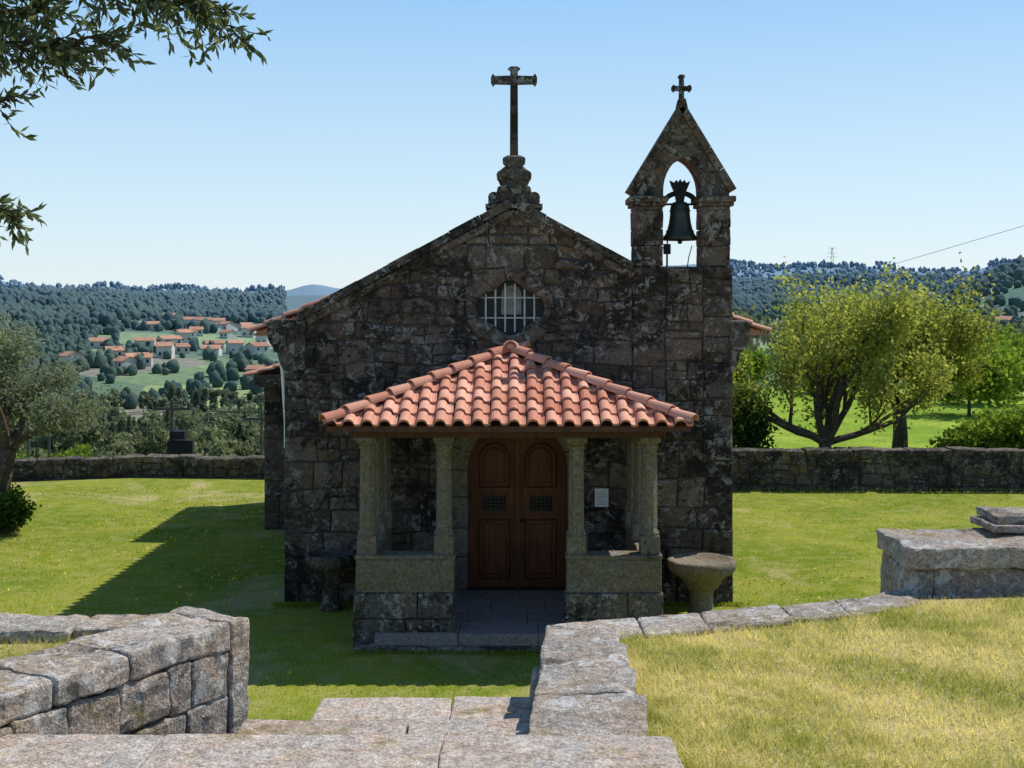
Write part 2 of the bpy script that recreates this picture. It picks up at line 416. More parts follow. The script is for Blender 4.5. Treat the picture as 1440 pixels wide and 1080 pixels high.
# village
def house(x,y,w,d,h,rot):
    mb=MB(); hw=w/2; hd=d/2
    box(mb,-hw,hw,-hd,hd,-3,h,0,R())
    rr=h+d*.22; o=.4
    mb.add([(-hw-o,-hd-o,h-.1),(hw+o,-hd-o,h-.1),(hw+o,0,rr),(-hw-o,0,rr),(hw+o,hd+o,h-.1),(-hw-o,hd+o,h-.1),(-hw-o,-hd-o,h+.15),(hw+o,-hd-o,h+.15),(hw+o,0,rr+.25),(-hw-o,0,rr+.25),(hw+o,hd+o,h+.15),(-hw-o,hd+o,h+.15)],
      [(6,7,8,9),(9,8,10,11),(0,3,2,1),(3,5,4,2),(0,1,7,6),(4,5,11,10),(1,2,8,7),(2,4,10,8),(0,6,9,3),(3,9,11,5)],1,R())
    for s in (-1,1): mb.add([(s*hw*.999,-hd,h),(s*hw*.999,hd,h),(s*hw*.999,0,rr)],[(0,1,2)],0,.5)
    nw=max(2,int(w/3))
    for fl in range(int(h//2.4)):
        for i in range(nw):
            cx=-hw+(i+.5)*w/nw; box(mb,cx-.45,cx+.45,-hd-.06,-hd+.05,fl*2.5+.8,fl*2.5+2.0,2,.5)
    o=mb.build('village_house',['plaster','roofo','glass']); o.location=(x,y,H(x,y)+.2); o.rotation_euler[2]=rot
HS=[(240,735,8,5),(262,700,7,3),(285,690,10,5),(306,705,9,5),(322,680,7,3),(298,660,11,3),(345,700,7,3),(205,560,10,3),(238,575,11,3),(258,590,7,5),(300,565,9,3),(330,545,7,5),(362,560,9,3),(372,600,7,5),(140,545,9,3),(160,500,7,3),(192,470,10,3),(176,455,6,3),(100,455,7,5),(350,640,7,5),(215,640,7,3),(276,625,7,3),(248,530,11,3),(1390,480,10,3),(1412,500,8,3),(1375,470,7,3)]
for k in range(9): HS.append((U(135,400),U(430,740),U(6,9),random.choice((3,3,5))))
for px,r,w,h in HS:
    u=(px-720)/1760; y=r/math.sqrt(1+u*u); house(u*y,y,w*.85,U(5.5,7),h*.85,U(-.8,.8))
# ---------------- chapel ----------------
ch=empty('stone_chapel'); FY=18.5
DC=.085; DW=.735; SP=1.98
def arch(cx,w,z0,sp,n=20): return [(cx-w,z0),(cx+w,z0)]+[(cx+w*math.cos(math.pi*i/n),sp+w*math.sin(math.pi*i/n)) for i in range(n+1)]
WC=(-.03,4.37)
def wr(t): return .405+.05*math.cos(4*t)+.05*math.cos(2*t)
mb=MB()
outline=[(-3.36,-.2),(3.26,-.2),(3.26,4.98),(1.77,4.98),(1.77,4.9),(.02,5.85),(-3.36,4.05)]
prism(mb,outline,FY,FY+.6,0,.3)
back=mb.build('facade_core',['mortar'],ch); fixn(back)
mb=MB()
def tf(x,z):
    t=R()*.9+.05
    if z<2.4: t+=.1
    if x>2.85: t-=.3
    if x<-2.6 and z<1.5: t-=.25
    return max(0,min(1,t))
HW=[(WC[0]+.59*math.cos(math.pi/5*i),WC[1]+.54*math.sin(math.pi/5*i)) for i in range(10)]
HD=[(DC-DW-.02,-.3),(DC+DW+.02,-.3)]+[(DC+(DW+.02)*math.cos(math.pi*i/6),SP+(DW+.02)*math.sin(math.pi*i/6)) for i in range(7)]
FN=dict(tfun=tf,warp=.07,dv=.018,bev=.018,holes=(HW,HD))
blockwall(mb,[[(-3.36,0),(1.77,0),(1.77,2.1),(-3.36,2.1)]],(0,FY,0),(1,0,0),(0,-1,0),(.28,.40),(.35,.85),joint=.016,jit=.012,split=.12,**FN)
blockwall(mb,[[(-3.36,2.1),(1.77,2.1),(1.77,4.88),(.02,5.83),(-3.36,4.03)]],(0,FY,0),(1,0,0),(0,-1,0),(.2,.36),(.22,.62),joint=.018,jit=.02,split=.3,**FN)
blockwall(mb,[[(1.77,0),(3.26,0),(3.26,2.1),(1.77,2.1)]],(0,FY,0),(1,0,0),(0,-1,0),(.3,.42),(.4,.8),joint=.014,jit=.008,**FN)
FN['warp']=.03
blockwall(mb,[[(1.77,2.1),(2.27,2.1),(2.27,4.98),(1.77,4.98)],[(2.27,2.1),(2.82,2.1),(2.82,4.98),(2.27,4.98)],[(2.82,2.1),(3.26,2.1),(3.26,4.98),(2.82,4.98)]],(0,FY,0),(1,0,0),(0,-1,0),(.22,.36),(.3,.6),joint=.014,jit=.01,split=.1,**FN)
fac=mb.build('facade_blocks',['facade'],ch); fixn(fac)
mb=MB(); prism(mb,arch(DC,DW,-.3,SP),FY-.4,FY+.28); c1=mb.build('cut1',['mortar']); fixn(c1)
mb=MB(); prism(mb,[(WC[0]+wr(2*math.pi*i/40)*math.cos(2*math.pi*i/40),WC[1]+wr(2*math.pi*i/40)*math.sin(2*math.pi*i/40)) for i in range(40)],FY-.4,FY+.3); c2=mb.build('cut2',['mortar']); fixn(c2)
boolean(back,[c1,c2])
for c in (c1,c2): bpy.data.objects.remove(c)
mb=MB()
n=9
for i in range(n):
    a0=math.pi*i/n+.008; a1=math.pi*(i+1)/n-.008
    pl=[(DC+r*math.cos(a),SP+r*math.sin(a)) for r,a in [(DW,a0),(DW+.28,a0),(DW+.28,(a0+a1)/2),(DW+.28,a1),(DW,a1),(DW,(a0+a1)/2)]]
    prism(mb,pl,FY-.06,FY+.25,1,None,.012)
for s in (-1,1):
    z=.2
    for h in (.5,.42,.46,.40):
        a,b=sorted((DC+s*DW,DC+s*(DW+U(.22,.34)))); rbox(mb,a,b,FY-.06,FY+.25,z+.005,z+h-.005,mat=1,seg=.1,amp=.005); z+=h
n=11; nq=5
for i in range(n):
    a0=2*math.pi*i/n+.012; a1=2*math.pi*(i+1)/n-.012; ro=U(.60,.66); tn=U(.4,.95)
    # each ring stone as short quads following the curve (lintel-like chamfer towards the opening)
    aa=[a0+(a1-a0)*k/nq for k in range(nq+1)]
    f=lambda r,a:(WC[0]+r*math.cos(a)*1.02,WC[1]+r*math.sin(a)*.93)
    g=lambda a,e:(WC[0]+(wr(a)+e)*math.cos(a),WC[1]+(wr(a)+e)*math.sin(a))
    vs=[];fs=[]
    for a in aa:
        po=f(ro,a); p1=g(a,.06); p2=g(a,.005)
        vs+=[(po[0],FY,po[1]),(po[0],FY-.05,po[1]),((po[0]*.85+p1[0]*.15),FY-.075,(po[1]*.85+p1[1]*.15)),(p1[0],FY-.07,p1[1]),(p2[0],FY-.02,p2[1]),(p2[0],FY+.25,p2[1])]
    for k in range(nq):
        for c in range(5): fs.append((k*6+c,k*6+c+1,(k+1)*6+c+1,(k+1)*6+c))
    fs+=[tuple(range(6)),tuple(nq*6+c for c in range(6))[::-1]]
    mb.add(vs,fs,0,tn)
o=mb.build('door_and_window_surrounds',['facade','porch','base'],ch); fixn(o)
mb=MB()
box(mb,WC[0]-.52,WC[0]+.52,FY+.26,FY+.29,WC[1]-.5,WC[1]+.5,0,.5)
prism(mb,arch(WC[0]+.02,.15,WC[1]-.1,WC[1]+.19,10),FY+.22,FY+.255,1,.6)
for i in range(6):
    x=WC[0]-.36+.144*i; tube(mb,[(x,FY+.06,WC[1]-.36),(x,FY+.06,WC[1]+.36)],.014,6,2,.5)
for z in (-.15,.15): tube(mb,[(WC[0]-.44,FY+.075,WC[1]+z),(WC[0]+.44,FY+.075,WC[1]+z)],.011,6,2,.5)
mb.build('round_window',['glass','pale','bar'],ch)
# door
mb=MB(); Y=FY+.2
prism(mb,arch(DC,DW-.005,.2,SP),Y,Y+.07,0,.5)
n=16; W0=DW-.07
for i in range(n):
    a0=math.pi*i/n; a1=math.pi*(i+1)/n
    prism(mb,[(DC+W0*math.cos(a0),SP+W0*math.sin(a0)),(DC+(DW-.004)*math.cos(a0),SP+(DW-.004)*math.sin(a0)),(DC+(DW-.004)*math.cos(a1),SP+(DW-.004)*math.sin(a1)),(DC+W0*math.cos(a1),SP+W0*math.sin(a1))],Y-.05,Y,0,.3)
for s in (-1,1):
    a,b=sorted((DC+s*W0,DC+s*(DW-.004))); box(mb,a,b,Y-.05,Y,.2,SP,0,.3)
box(mb,DC-.03,DC+.03,Y-.045,Y-.001,.2,SP+.66,0,.6)
def frame(cx,w,z0,z1,ar):
    def sh(k):
        if ar: return arch(cx,w-k,z0+k,z1,12)
        return [(cx-w+k,z0+k),(cx+w-k,z0+k),(cx+w-k,z1-k),(cx-w+k,z1-k)]
    o,i=sh(0),sh(.03); n=len(o)
    vs=[(p[0],Y-.001,p[1]) for p in o]+[((p[0]+q[0])/2,Y-.03,(p[1]+q[1])/2) for p,q in zip(o,i)]+[(p[0],Y-.001,p[1]) for p in i]
    fs=[(k*n+a,k*n+(a+1)%n,(k+1)*n+(a+1)%n,(k+1)*n+a) for k in range(2) for a in range(n)]
    mb.add(vs,fs,0,.4); pn=sh(.065); pp=sh(.09)
    vs=[(p[0],Y-.001,p[1]) for p in pn]+[(p[0],Y-.02,p[1]) for p in pp]
    mb.add(vs,[(a,(a+1)%n,n+(a+1)%n,n+a) for a in range(n)]+[tuple(range(n,2*n))],0,.7)
for s in (-1,1):
    cx=DC+s*.345
    frame(cx,.24,.32,1.22,False); frame(cx,.24,1.68,2.12,True)
    box(mb,cx-.17,cx+.17,Y-.012,Y-.002,1.34,1.56,2,.2)
    for i in range(6): x=cx-.15+.06*i; tube(mb,[(x,Y-.025,1.34),(x,Y-.025,1.56)],.006,5,1,.5)
    for z in (1.40,1.45,1.5): tube(mb,[(cx-.17,Y-.028,z),(cx+.17,Y-.028,z)],.005,5,1,.5)
    box(mb,cx-.19,cx+.19,Y-.02,Y-.001,1.565,1.585,0,.2); box(mb,cx-.19,cx+.19,Y-.02,Y-.001,1.315,1.335,0,.2)
tube(mb,[(DC+.07,Y-.06,1.2),(DC+.07,Y-.03,1.2),(DC+.07,Y,1.2)],.025,8,1)
o=mb.build('arched_door',['door','iron','glass'],ch); fixn(o)
mb=MB(); box(mb,1.22,1.42,FY-.077,FY-.070,1.44,1.71,0,.5)
for i in range(7): box(mb,1.24,U(1.33,1.40),FY-.0785,FY-.0772,1.47+i*.03,1.474+i*.03,1,.5)
mb.build('notice',['white','iron'],ch)
# raking coping
mb=MB()
def rake(x0,z0,x1,z1,ya,yb,t,n,mat=0):
    d=Vector((x1-x0,z1-z0)); L=d.length; d/=L; nn=Vector((-d.y,d.x)); 
    if nn.y<0: nn=-nn
    for i in range(n):
        a=L*i/n+.004; b=L*(i+1)/n-.004; e=U(-.012,.012)
        p=Vector((x0,z0))+d*a; q=Vector((x0,z0))+d*b
        prism(mb,[(p.x,p.y),(q.x,q.y),(q.x+nn.x*(t+e),q.y+nn.y*(t+e)),(p.x+nn.x*(t+e),p.y+nn.y*(t+e))],ya+e,yb,mat,None,.012)
rake(-3.12,4.18,.02,5.86,FY-.13,FY+.62,.12,7); rake(.02,5.86,1.76,4.92,FY-.13,FY+.62,.12,4)
rake(-3.0,4.115,.02,5.73,FY-.085,FY+.3,.11,6,1); rake(.02,5.73,1.76,4.79,FY-.085,FY+.3,.11,4,1)
for s,xx in ((-1,-3.36),(1,3.26)):
    P=[(0,3.45),(.06,3.55),(.10,3.72),(.2,3.84),(.24,3.92),(.25,4.14),(.2,4.2),(-.32,4.2),(-.32,3.45)]
    if s==1: P=[(a,b-.02) for a,b in P[:-2]]+[(-.05,4.18),(-.05,3.43)]
    prism(mb,[(xx+s*a,b) for a,b in P],FY-.09,FY+.6,0,.5,.015)
    P=[(0,3.5),(.10,3.72),(.2,3.84),(.24,3.92),(.24,4.0),(-.05,4.0),(-.05,3.5)]
    prism(mb,[(xx+s*a,b) for a,b in P],FY+.605,27,0,.3)
o=mb.build('gable_coping_and_cornice',['darkstone','facade'],ch); fixn(o)
mb=MB(); box(mb,-3.3,3.2,FY+.6,27,-.1,3.95,1,.3)
blockwall(mb,[[(FY+.02,0),(27,0),(27,3.5),(FY+.02,3.5)]],(3.2+.0,0,0),(0,1,0),(1,0,0),(.3,.42),(.4,.9),depth=.06)
blockwall(mb,[[(FY+.02,0),(27,0),(27,3.5),(FY+.02,3.5)]],(-3.3,0,0),(0,1,0),(-1,0,0),(.3,.42),(.4,.9),depth=.06)
box(mb,-4.83,-3.37,24.64,28.5,-.1,2.85,1,.3)
blockwall(mb,[[(-4.87,0),(-3.38,0),(-3.38,2.8),(-4.87,2.8)]],(0,24.64,0),(1,0,0),(0,-1,0),(.3,.42),(.4,.8),tfun=lambda x,z:R()*.5,jit=.012)
blockwall(mb,[[(24.64,0),(28.5,0),(28.5,2.8),(24.64,2.8)]],(-4.83,0,0),(0,1,0),(-1,0,0),(.3,.42),(.4,.8))
prism(mb,[(-5.0,2.8),(-3.38,2.8),(-3.38,3.05),(-5.07,3.05),(-5.07,2.9)],24.5,28.6,0,.1,.02)
o=mb.build('nave_and_annex_walls',['facade','mortar'],ch); fixn(o)
mb=MB(); tube(mb,[(-3.6,19.4,3.6),(-3.55,19.4,3.4),(-3.50,19.4,2.6),(-3.50,19.4,2.2)],.035,8,0,.9); mb.build('downpipe',['white'],ch)
# ---- roof tiles ----
def tileface(mb,E0,E1,top,planes,w=.235,L=.31,mat=0):
    E0=Vector(E0);E1=Vector(E1);X=(E1-E0).normalized(); T=Vector(top)-E0; Yv=(T-X*T.dot(X)); Len=Yv.length; Yv.normalize(); Nn=X.cross(Yv)
    if Nn.z<0: Nn=-Nn
    W=(E1-E0).length; nc=int(round(W/w)); w=W/nc; nr=int(math.ceil(Len/L))
    prof=[]
    for i in range(8): a=math.pi*i/7; prof.append((.31*w-.31*w*math.cos(a),.064*math.sin(a)))
    prof+=[(.72*w,-.012),(.86*w,-.012),(1.0*w,0)]
    vs=[];fs=[];tn=[]
    for c in range(nc):
        for r in range(nr):
            t=max(0,min(1,random.gauss(.5,.28))); dz=U(-.005,.005); dx=U(-.008,.008); dy=U(-.014,.014)
            o=len(vs); n=len(prof)
            for (yy,hh) in ((-.002,0),(-.002,.03),(L+.0,.002)):
                for a,b in prof:
                    taper=1 if yy<.1 else .93
                    vs.append(E0+X*(c*w+.31*w+(a-.31*w)*taper+dx)+Yv*(r*L+yy+(dy if yy<.1 else 0))+Nn*(b*(1 if yy<.1 else .9)+hh+dz))
            for k in range(2):
                for i in range(n-1): fs.append((o+k*n+i,o+k*n+i+1,o+(k+1)*n+i+1,o+(k+1)*n+i)); tn.append(t if k else t*.5)
    bm=bmesh.new(); bv=[bm.verts.new(v) for v in vs]; lay=bm.faces.layers.float.new('t')
    for f,t in zip(fs,tn):
        ff=bm.faces.new([bv[i] for i in f]); ff[lay]=t
    for co,no in planes:
        bmesh.ops.bisect_plane(bm,geom=bm.verts[:]+bm.edges[:]+bm.faces[:],plane_co=co,plane_no=no,clear_outer=True)
    bm.verts.index_update()
    vv=[v.co.copy() for v in bm.verts]; o=len(mb.v); mb.v.extend([tuple(v) for v in vv])
    for ff in bm.faces: mb.f.append(tuple(v.index+o for v in ff.verts)); mb.m.append(mat); mb.t.append(ff[lay])
    bm.free()
def ridge(mb,a,b,r=.085,L=.34,mat=0):
    a=Vector(a);b=Vector(b); d=b-a; n=max(1,round(d.length/L)); st=d/n; d.normalize(); s=d.cross(Vector((0,0,1))).normalized(); up=s.cross(d)
    for i in range(n):
        vs=[];fs=[];m=10; jx=s*U(-.01,.01)
        for k,(t,rr,h) in enumerate(((-.04,r*.86,0.02),(-.04,r*1.08,.02),(1.0,r*.88,-.005))):
            c=a+st*(i+t)+up*h+jx
            for j in range(m): an=math.pi*(j/(m-1))*1.1-.15; vs.append(c+s*rr*math.cos(an)+up*rr*math.sin(an))
        for k in range(2):
            for j in range(m-1): fs.append((k*m+j,k*m+j+1,(k+1)*m+j+1,(k+1)*m+j))
        mb.add(vs,fs,mat,max(0,min(1,random.gauss(.55,.25))))
EL,ER,EF,EZ=-2.36,2.27,15.7,2.90; AX,AY,AZ=-.02,17.7,3.73
mb=MB()
A=Vector((AX,AY,AZ)); CL=Vector((EL,EF,EZ)); CR=Vector((ER,EF,EZ))
hl=(A-CL); nl=Vector((hl.y,-hl.x,0)); hr=(A-CR); nr_=Vector((-hr.y,hr.x,0))
tileface(mb,CL,CR,(AX,AY,AZ),[(CL,-nl),(CR,-nr_)])
BY=FY-.03
tileface(mb,(EL,BY,EZ),CL,(AX,AY,AZ),[(CL,nl),(Vector((0,BY,0)),Vector((0,1,0)))])
tileface(mb,CR,(ER,BY,EZ),(AX,AY,AZ),[(CR,nr_),(Vector((0,BY,0)),Vector((0,1,0)))])
ridge(mb,CL+Vector((.0,.0,.045)),A+Vector((0,0,.06))); ridge(mb,CR+Vector((0,0,.045)),A+Vector((0,0,.06)))
ridge(mb,A+Vector((0,-.12,.07)),(AX,BY,AZ+.07),L=.4)
lathe(mb,[(.12,-.02),(.11,.04),(.06,.08),(0.01,.09)],(AX,AY-.02,AZ+.09),10,0,.6)
mb.build('porch_roof_tiles',['tile'],ch,smooth=False)
mb=MB(); d=.03
mb.add([(EL+.03,EF+.03,EZ-d),(ER-.03,EF+.03,EZ-d),(AX,AY,AZ-d),(EL+.03,BY,EZ-d),(AX,BY,AZ-d),(ER-.03,BY,EZ-d)],[(0,1,2),(0,2,4,3),(1,5,4,2)],0,.5)
box(mb,EL+.28,ER-.28,16.12,16.36,2.70,2.84,0,.5)
for s in (EL+.3,ER-.52): box(mb,s,s+.22,16.362,18.46,2.70,2.84,0,.4)
for i in range(20):
    x=EL+.12+i*(ER-EL-.24)/19; box(mb,x-.03,x+.03,EF+.05,16.5,2.815,2.862,0,R())
for sx in (EL+.05,ER-.3):
    for i in range(11):
        y=EF+.2+i*.25; box(mb,sx,sx+.25,y-.03,y+.03,2.81,2.86,0,R())
box(mb,EL+.02,ER-.02,EF+.015,EF+.045,2.815,2.885,0,.5)
box(mb,EL+.015,EL+.045,EF+.05,BY,2.815,2.885,0,.5); box(mb,ER-.045,ER-.015,EF+.05,BY,2.815,2.885,0,.5)
mb.build('porch_roof_timbers',['beam'],ch)
mb=MB()
for s in (-1,1):
    cx=-.05
    E0=(cx+s*3.98,FY+.62,3.98); E1=(cx+s*3.98,27.2,3.98); tileface(mb,E0,E1,(cx,FY+.62,5.62),[])
ridge(mb,(-.05,27.2,5.66),(-.05,FY+.6,5.66),.1,.4)
mb.add([(-4.0,FY+.62,3.95),(-.05,FY+.62,5.58),(3.9,FY+.62,3.95),(-4.0,27.2,3.95),(-.05,27.2,5.58),(3.9,27.2,3.95)],[(0,1,4,3),(1,2,5,4),(3,4,5),(0,2,1)],0,.2)
tileface(mb,(-5.25,24.5,3.0),(-5.25,28.6,3.0),(-3.4,24.5,3.5),[])
mb.build('nave_roof_tiles',['tile'],ch)
# ---- porch stonework ----
mb=MB()
def pier(x0,x1):
    w=(x1-x0); m=x0+w*U(.42,.58); m2=x0+w*U(.6,.7)
    rbox(mb,x0-.03,m-.004,16.10,16.5,0,.36,mat=1,amp=.01,tn=.3); rbox(mb,m+.004,x1+.03,16.10,16.5,0,.36,mat=1,amp=.01,tn=.1)
    rbox(mb,x0-.02,m2-.004,16.11,16.48,.366,.69,mat=1,amp=.01,tn=.6); rbox(mb,m2+.004,x1+.02,16.11,16.48,.366,.69,mat=1,amp=.01,tn=.35)
    rbox(mb,x0,x1,16.15,16.45,.695,1.12,mat=0,amp=.004,r=.012); rbox(mb,x0-.015,x1+.015,16.14,16.47,1.122,1.18,mat=0,amp=.003,r=.012)
pier(-2.02,-.75); pier(.706,1.93)
for x0,x1 in ((-2.02,-1.76),(1.67,1.93)):
    rbox(mb,x0,x1,16.52,17.45,0,.69,mat=1); rbox(mb,x0,x1,17.46,18.42,0,.69,mat=1)
    rbox(mb,x0,x1,16.52,18.42,.695,1.12,mat=0); rbox(mb,x0-.015,x1+.015,16.49,18.42,1.122,1.18,mat=0)
def column(x,y,z0=1.18,z1=2.70):
    w=.125
    rbox(mb,x-w,x+w,y-w,y+w,z0,z0+.24,mat=0,amp=.003,r=.01,tn=.5)
    lathe(mb,[(.13,.24),(.135,.27),(.12,.30),(.108,.32),(.106,.8),(.10,z1-z0-.2),(.10,z1-z0-.17),(.118,z1-z0-.15),(.118,z1-z0-.12),(.105,z1-z0-.105),(.14,z1-z0-.07)],(x,y,z0),8,0,.6,math.pi/8)
    rbox(mb,x-.135,x+.135,y-.135,y+.135,z1-.07,z1,mat=0,amp=.002,r=.008,tn=.4)
for x in (-1.88,-.885,.835,1.79): column(x,16.30)
for x in (-1.86,1.77): column(x,18.2); column(x,17.25)
rbox(mb,-1.74,-1.3,16.5,18.4,.45,.56,mat=0,seg=.15); rbox(mb,-1.72,-1.4,16.5,18.4,.2,.45,mat=1,seg=.15)
rbox(mb,1.25,1.65,16.5,18.4,.45,.56,mat=0,seg=.15); rbox(mb,1.3,1.64,16.5,18.4,.2,.45,mat=1,seg=.15)
mb.build('porch_piers_and_columns',['porch','base'],ch)
mb=MB()
y=16.0
for dy in (.55,.65,.6,.68):
    x=-1.76
    while x<1.66:
        w=min(U(.7,1.2),1.67-x); 
        if 1.67-x-w<.25: w=1.67-x
        rbox(mb,x+.003,x+w-.003,y+.003,y+dy-.003,.02,.2,seg=.3,amp=.003,r=.008); x+=w
    y+=dy
o=mb.build('porch_floor',['floor'],ch)
mb=MB(); rbox(mb,-2.0,-.2,15.85,16.12,-.05,.06,seg=.2); rbox(mb,-.19,1.9,15.85,16.12,-.05,.055,seg=.2); mb.build('porch_plinth',['base'],ch)
# ---- bellcote ----
mb=MB(); BX=2.515; y0,y1=FY-.02,FY+.55
for x0,x1 in ((1.80,2.235),(2.80,3.23)):
    z=4.985
    for h in (.30,.26,.27,.06): rbox(mb,x0+U(0,.008),x1-U(0,.008),y0,y1,z+.003,z+h-.003,amp=.008,r=.014); z+=h
    rbox(mb,x0-.04,x1+.04,y0-.05,y1+.05,5.875,5.93,amp=.004,r=.012,tn=.5)
    rbox(mb,x0-.07,x1+.07,y0-.08,y1+.08,5.933,6.02,amp=.004,r=.015,tn=.6)
def arcp(t):
    return (2.235+.282*(1-math.cos(t*math.pi/2*.78))/(1-math.cos(math.pi/2*.78)), 6.10+.50*math.sin(t*math.pi/2*.78)/math.sin(math.pi/2*.78))
half=[arcp(i/8) for i in range(9)]
innerL=[(2.235,6.025)]+half; innerR=[(2*BX-a+.003,b) for a,b in innerL[::-1]][1:]
oL=[(1.82,6.025),(1.82,6.16)]+[(1.82+(.695)*i/8,6.16+1.20*i/8) for i in range(1,9)]
oR=[(2*BX-a,b) for a,b in oL[::-1]][1:]
IN=innerL+innerR; OU=oL+oR; tn_=.45
for i in range(len(IN)-1):
    if i%3==0: tn_=U(.2,.9)
    prism(mb,[OU[i],OU[i+1],IN[i+1],IN[i]],y0+.01,y1-.01,0,tn_)
def edge(x0,z0,x1,z1,t,nn_):
    d=Vector((x1-x0,z1-z0)); L=d.length; d/=L; nv=Vector((-d.y,d.x)); 
    if nv.y<0: nv=-nv
    for i in range(nn_):
        p=Vector((x0,z0))+d*(L*i/nn_+.003); q=Vector((x0,z0))+d*(L*(i+1)/nn_-.003)
        prism(mb,[tuple(p-nv*.07),tuple(q-nv*.07),tuple(q+nv*t),tuple(p+nv*t)],y0-.05,y1+.05,0,None,.01)
edge(1.755,6.10,BX,7.35,.045,4); edge(2*BX-1.755,6.10,BX,7.35,.045,4)
prism(mb,[(BX-.09,7.28),(BX+.09,7.28),(BX+.05,7.46),(BX-.05,7.46)],y0-.03,y0+.2,0,.5,.01)
o=mb.build('bellcote',['facade'],ch); fixn(o)
def cross(mb,x,y,z0,z1,za,hw,t):
    prism(mb,[(x-t,z0),(x+t,z0),(x+t*.9,z1-.06),(x+t*1.5,z1-.03),(x+t*.7,z1),(x-t*.7,z1),(x-t*1.5,z1-.03),(x-t*.9,z1-.06)],y-t,y+t,0,.4,.008)
    for s in (-1,1):
        P=[(x+s*t*.9,za-t),(x+s*(hw-.06),za-t*.9),(x+s*(hw-.03),za-t*1.5),(x+s*hw,za-t*.6),(x+s*hw,za+t*.6),(x+s*(hw-.03),za+t*1.5),(x+s*(hw-.06),za+t*.9),(x+s*t*.9,za+t)]
        prism(mb,P,y-t*.97,y+t*.97,0,.4,.008)
mb=MB(); cross(mb,BX,FY+.08,7.44,7.83,7.625,.15,.038); o=mb.build('bellcote_cross',['darkstone'],ch); fixn(o)
mb=MB(); CX=.03
cross(mb,CX,FY+.2,6.62,7.97,7.77,.345,.062)
prof=[(5.90,.38),(5.96,.385),(6.01,.33),(6.05,.27),(6.12,.25),(6.18,.19),(6.25,.225),(6.33,.245),(6.40,.215),(6.46,.14),(6.50,.12),(6.53,.16),(6.58,.17),(6.61,.13),(6.63,.09)]
poly=[(CX+w,z) for z,w in prof]+[(CX-w,z) for z,w in prof[::-1]]
prism(mb,poly,FY+.0,FY+.4,0,.5,.03)
for s in (-1,1):
    for (xx,zz,rr) in ((.30,6.0,.085),(.19,6.33,.07),(.13,6.56,.04),(.2,6.12,.05)):
        tube(mb,[(CX+s*xx,FY-.035,zz),(CX+s*xx,FY+.43,zz)],rr,12,0,.6); tube(mb,[(CX+s*xx,FY-.06,zz),(CX+s*xx,FY,zz)],rr*.45,8,0,.6)
tube(mb,[(CX,FY-.04,6.32),(CX,FY+.1,6.32)],.08,12,0,.8)
tube(mb,[(CX+.10*math.cos(a),FY-.03,6.12+.07*math.sin(a)) for a in [math.pi*i/8 for i in range(9)]],.02,6,0,.7)
box(mb,CX-.42,CX+.42,FY-.12,FY+.5,5.84,5.90,0,.4)
o=mb.build('gable_cross_and_pedestal',['darkstone'],ch); fixn(o)
# bell
bl=empty('church_bell'); bl.parent=ch
mb=MB()
pr=[(0.0,.56),(.05,.56),(.10,.55),(.13,.52),(.145,.46),(.15,.36),(.165,.24),(.19,.14),(.225,.06),(.262,0.0),(.25,-.02),(.225,0),(.18,.1),(.14,.3),(.1,.5),(0,.5)]
lathe(mb,pr,(BX,FY+.25,5.40),32); 
for zz,rr in ((.42,.152),(.12,.202),(.04,.243)): lathe(mb,[(rr,zz-.01),(rr+.012,zz),(rr,zz+.01)],(BX,FY+.25,5.40),32)
tube(mb,[(BX,FY+.25,5.85),(BX,FY+.25,5.36)],.012,6); lathe(mb,[(.0,-.04),(.035,-.02),(.035,.02),(0,.04)],(BX,FY+.25,5.36),10)
mb.build('bell_body',['bronze'],bl,smooth=True)
mb=MB()
pl=[(-.05,5.94),(.05,5.94),(.075,6.08),(.125,6.2),(.15,6.27),(.09,6.235),(.06,6.28),(.03,6.24),(0,6.29),(-.03,6.24),(-.06,6.28),(-.09,6.235),(-.15,6.27),(-.125,6.2),(-.075,6.08)]
prism(mb,[(BX+a,b) for a,b in pl],FY+.18,FY+.32,0,.5)
pts=[]; 
for i in range(13):
    a=math.pi*i/12; pts.append((BX+.235*math.cos(a),FY+.25,5.93+.16*math.sin(a)))
tube(mb,pts,[.03]+[.042]*11+[.03],8,0,.5)
tube(mb,[(2.22,FY+.25,5.92),(2.81,FY+.25,5.92)],.018,8,0,.5)
o=mb.build('bell_yoke',['iron'],bl); fixn(o)
mb=MB(); box(mb,2.26,2.36,FY+.1,FY+.2,5.17,5.32,0,.5); tube(mb,[(2.31,FY+.15,5.32),(2.33,FY+.2,5.42)],.012); tube(mb,[(2.31,FY+.15,4.98),(2.31,FY+.15,5.18)],.015)
tube(mb,[(2.62,FY+.2,4.98),(2.64,FY+.2,5.12),(2.69,FY+.2,5.3)],.008); mb.build('bell_hammer',['iron'],bl)
def table(x,y):
    mb=MB()
    lathe(mb,[(.20,-.02),(.20,.06),(.17,.09),(.165,.36),(.20,.40),(.23,.42),(.30,.55),(.43,.64),(.475,.68),(.49,.74),(.485,.80),(.46,.82),(.40,.825),(.38,.80),(0.02,.795)],(0,0,0),28,0,.6)
    o=mb.build('stone_table',['porch']); o.location=(x,y,0)
    for v in o.data.vertices: v.co+=noise.noise_vector(v.co*5)*.012+noise.noise_vector(v.co*17)*.006
    o.data.polygons.foreach_set('use_smooth',[True]*len(o.data.polygons)); return o
t1=table(2.68,17.72); t2=table(-2.62,18.1); t2.data.materials[0]=M['darkstone']; t2.scale=(.75,.75,1.0)
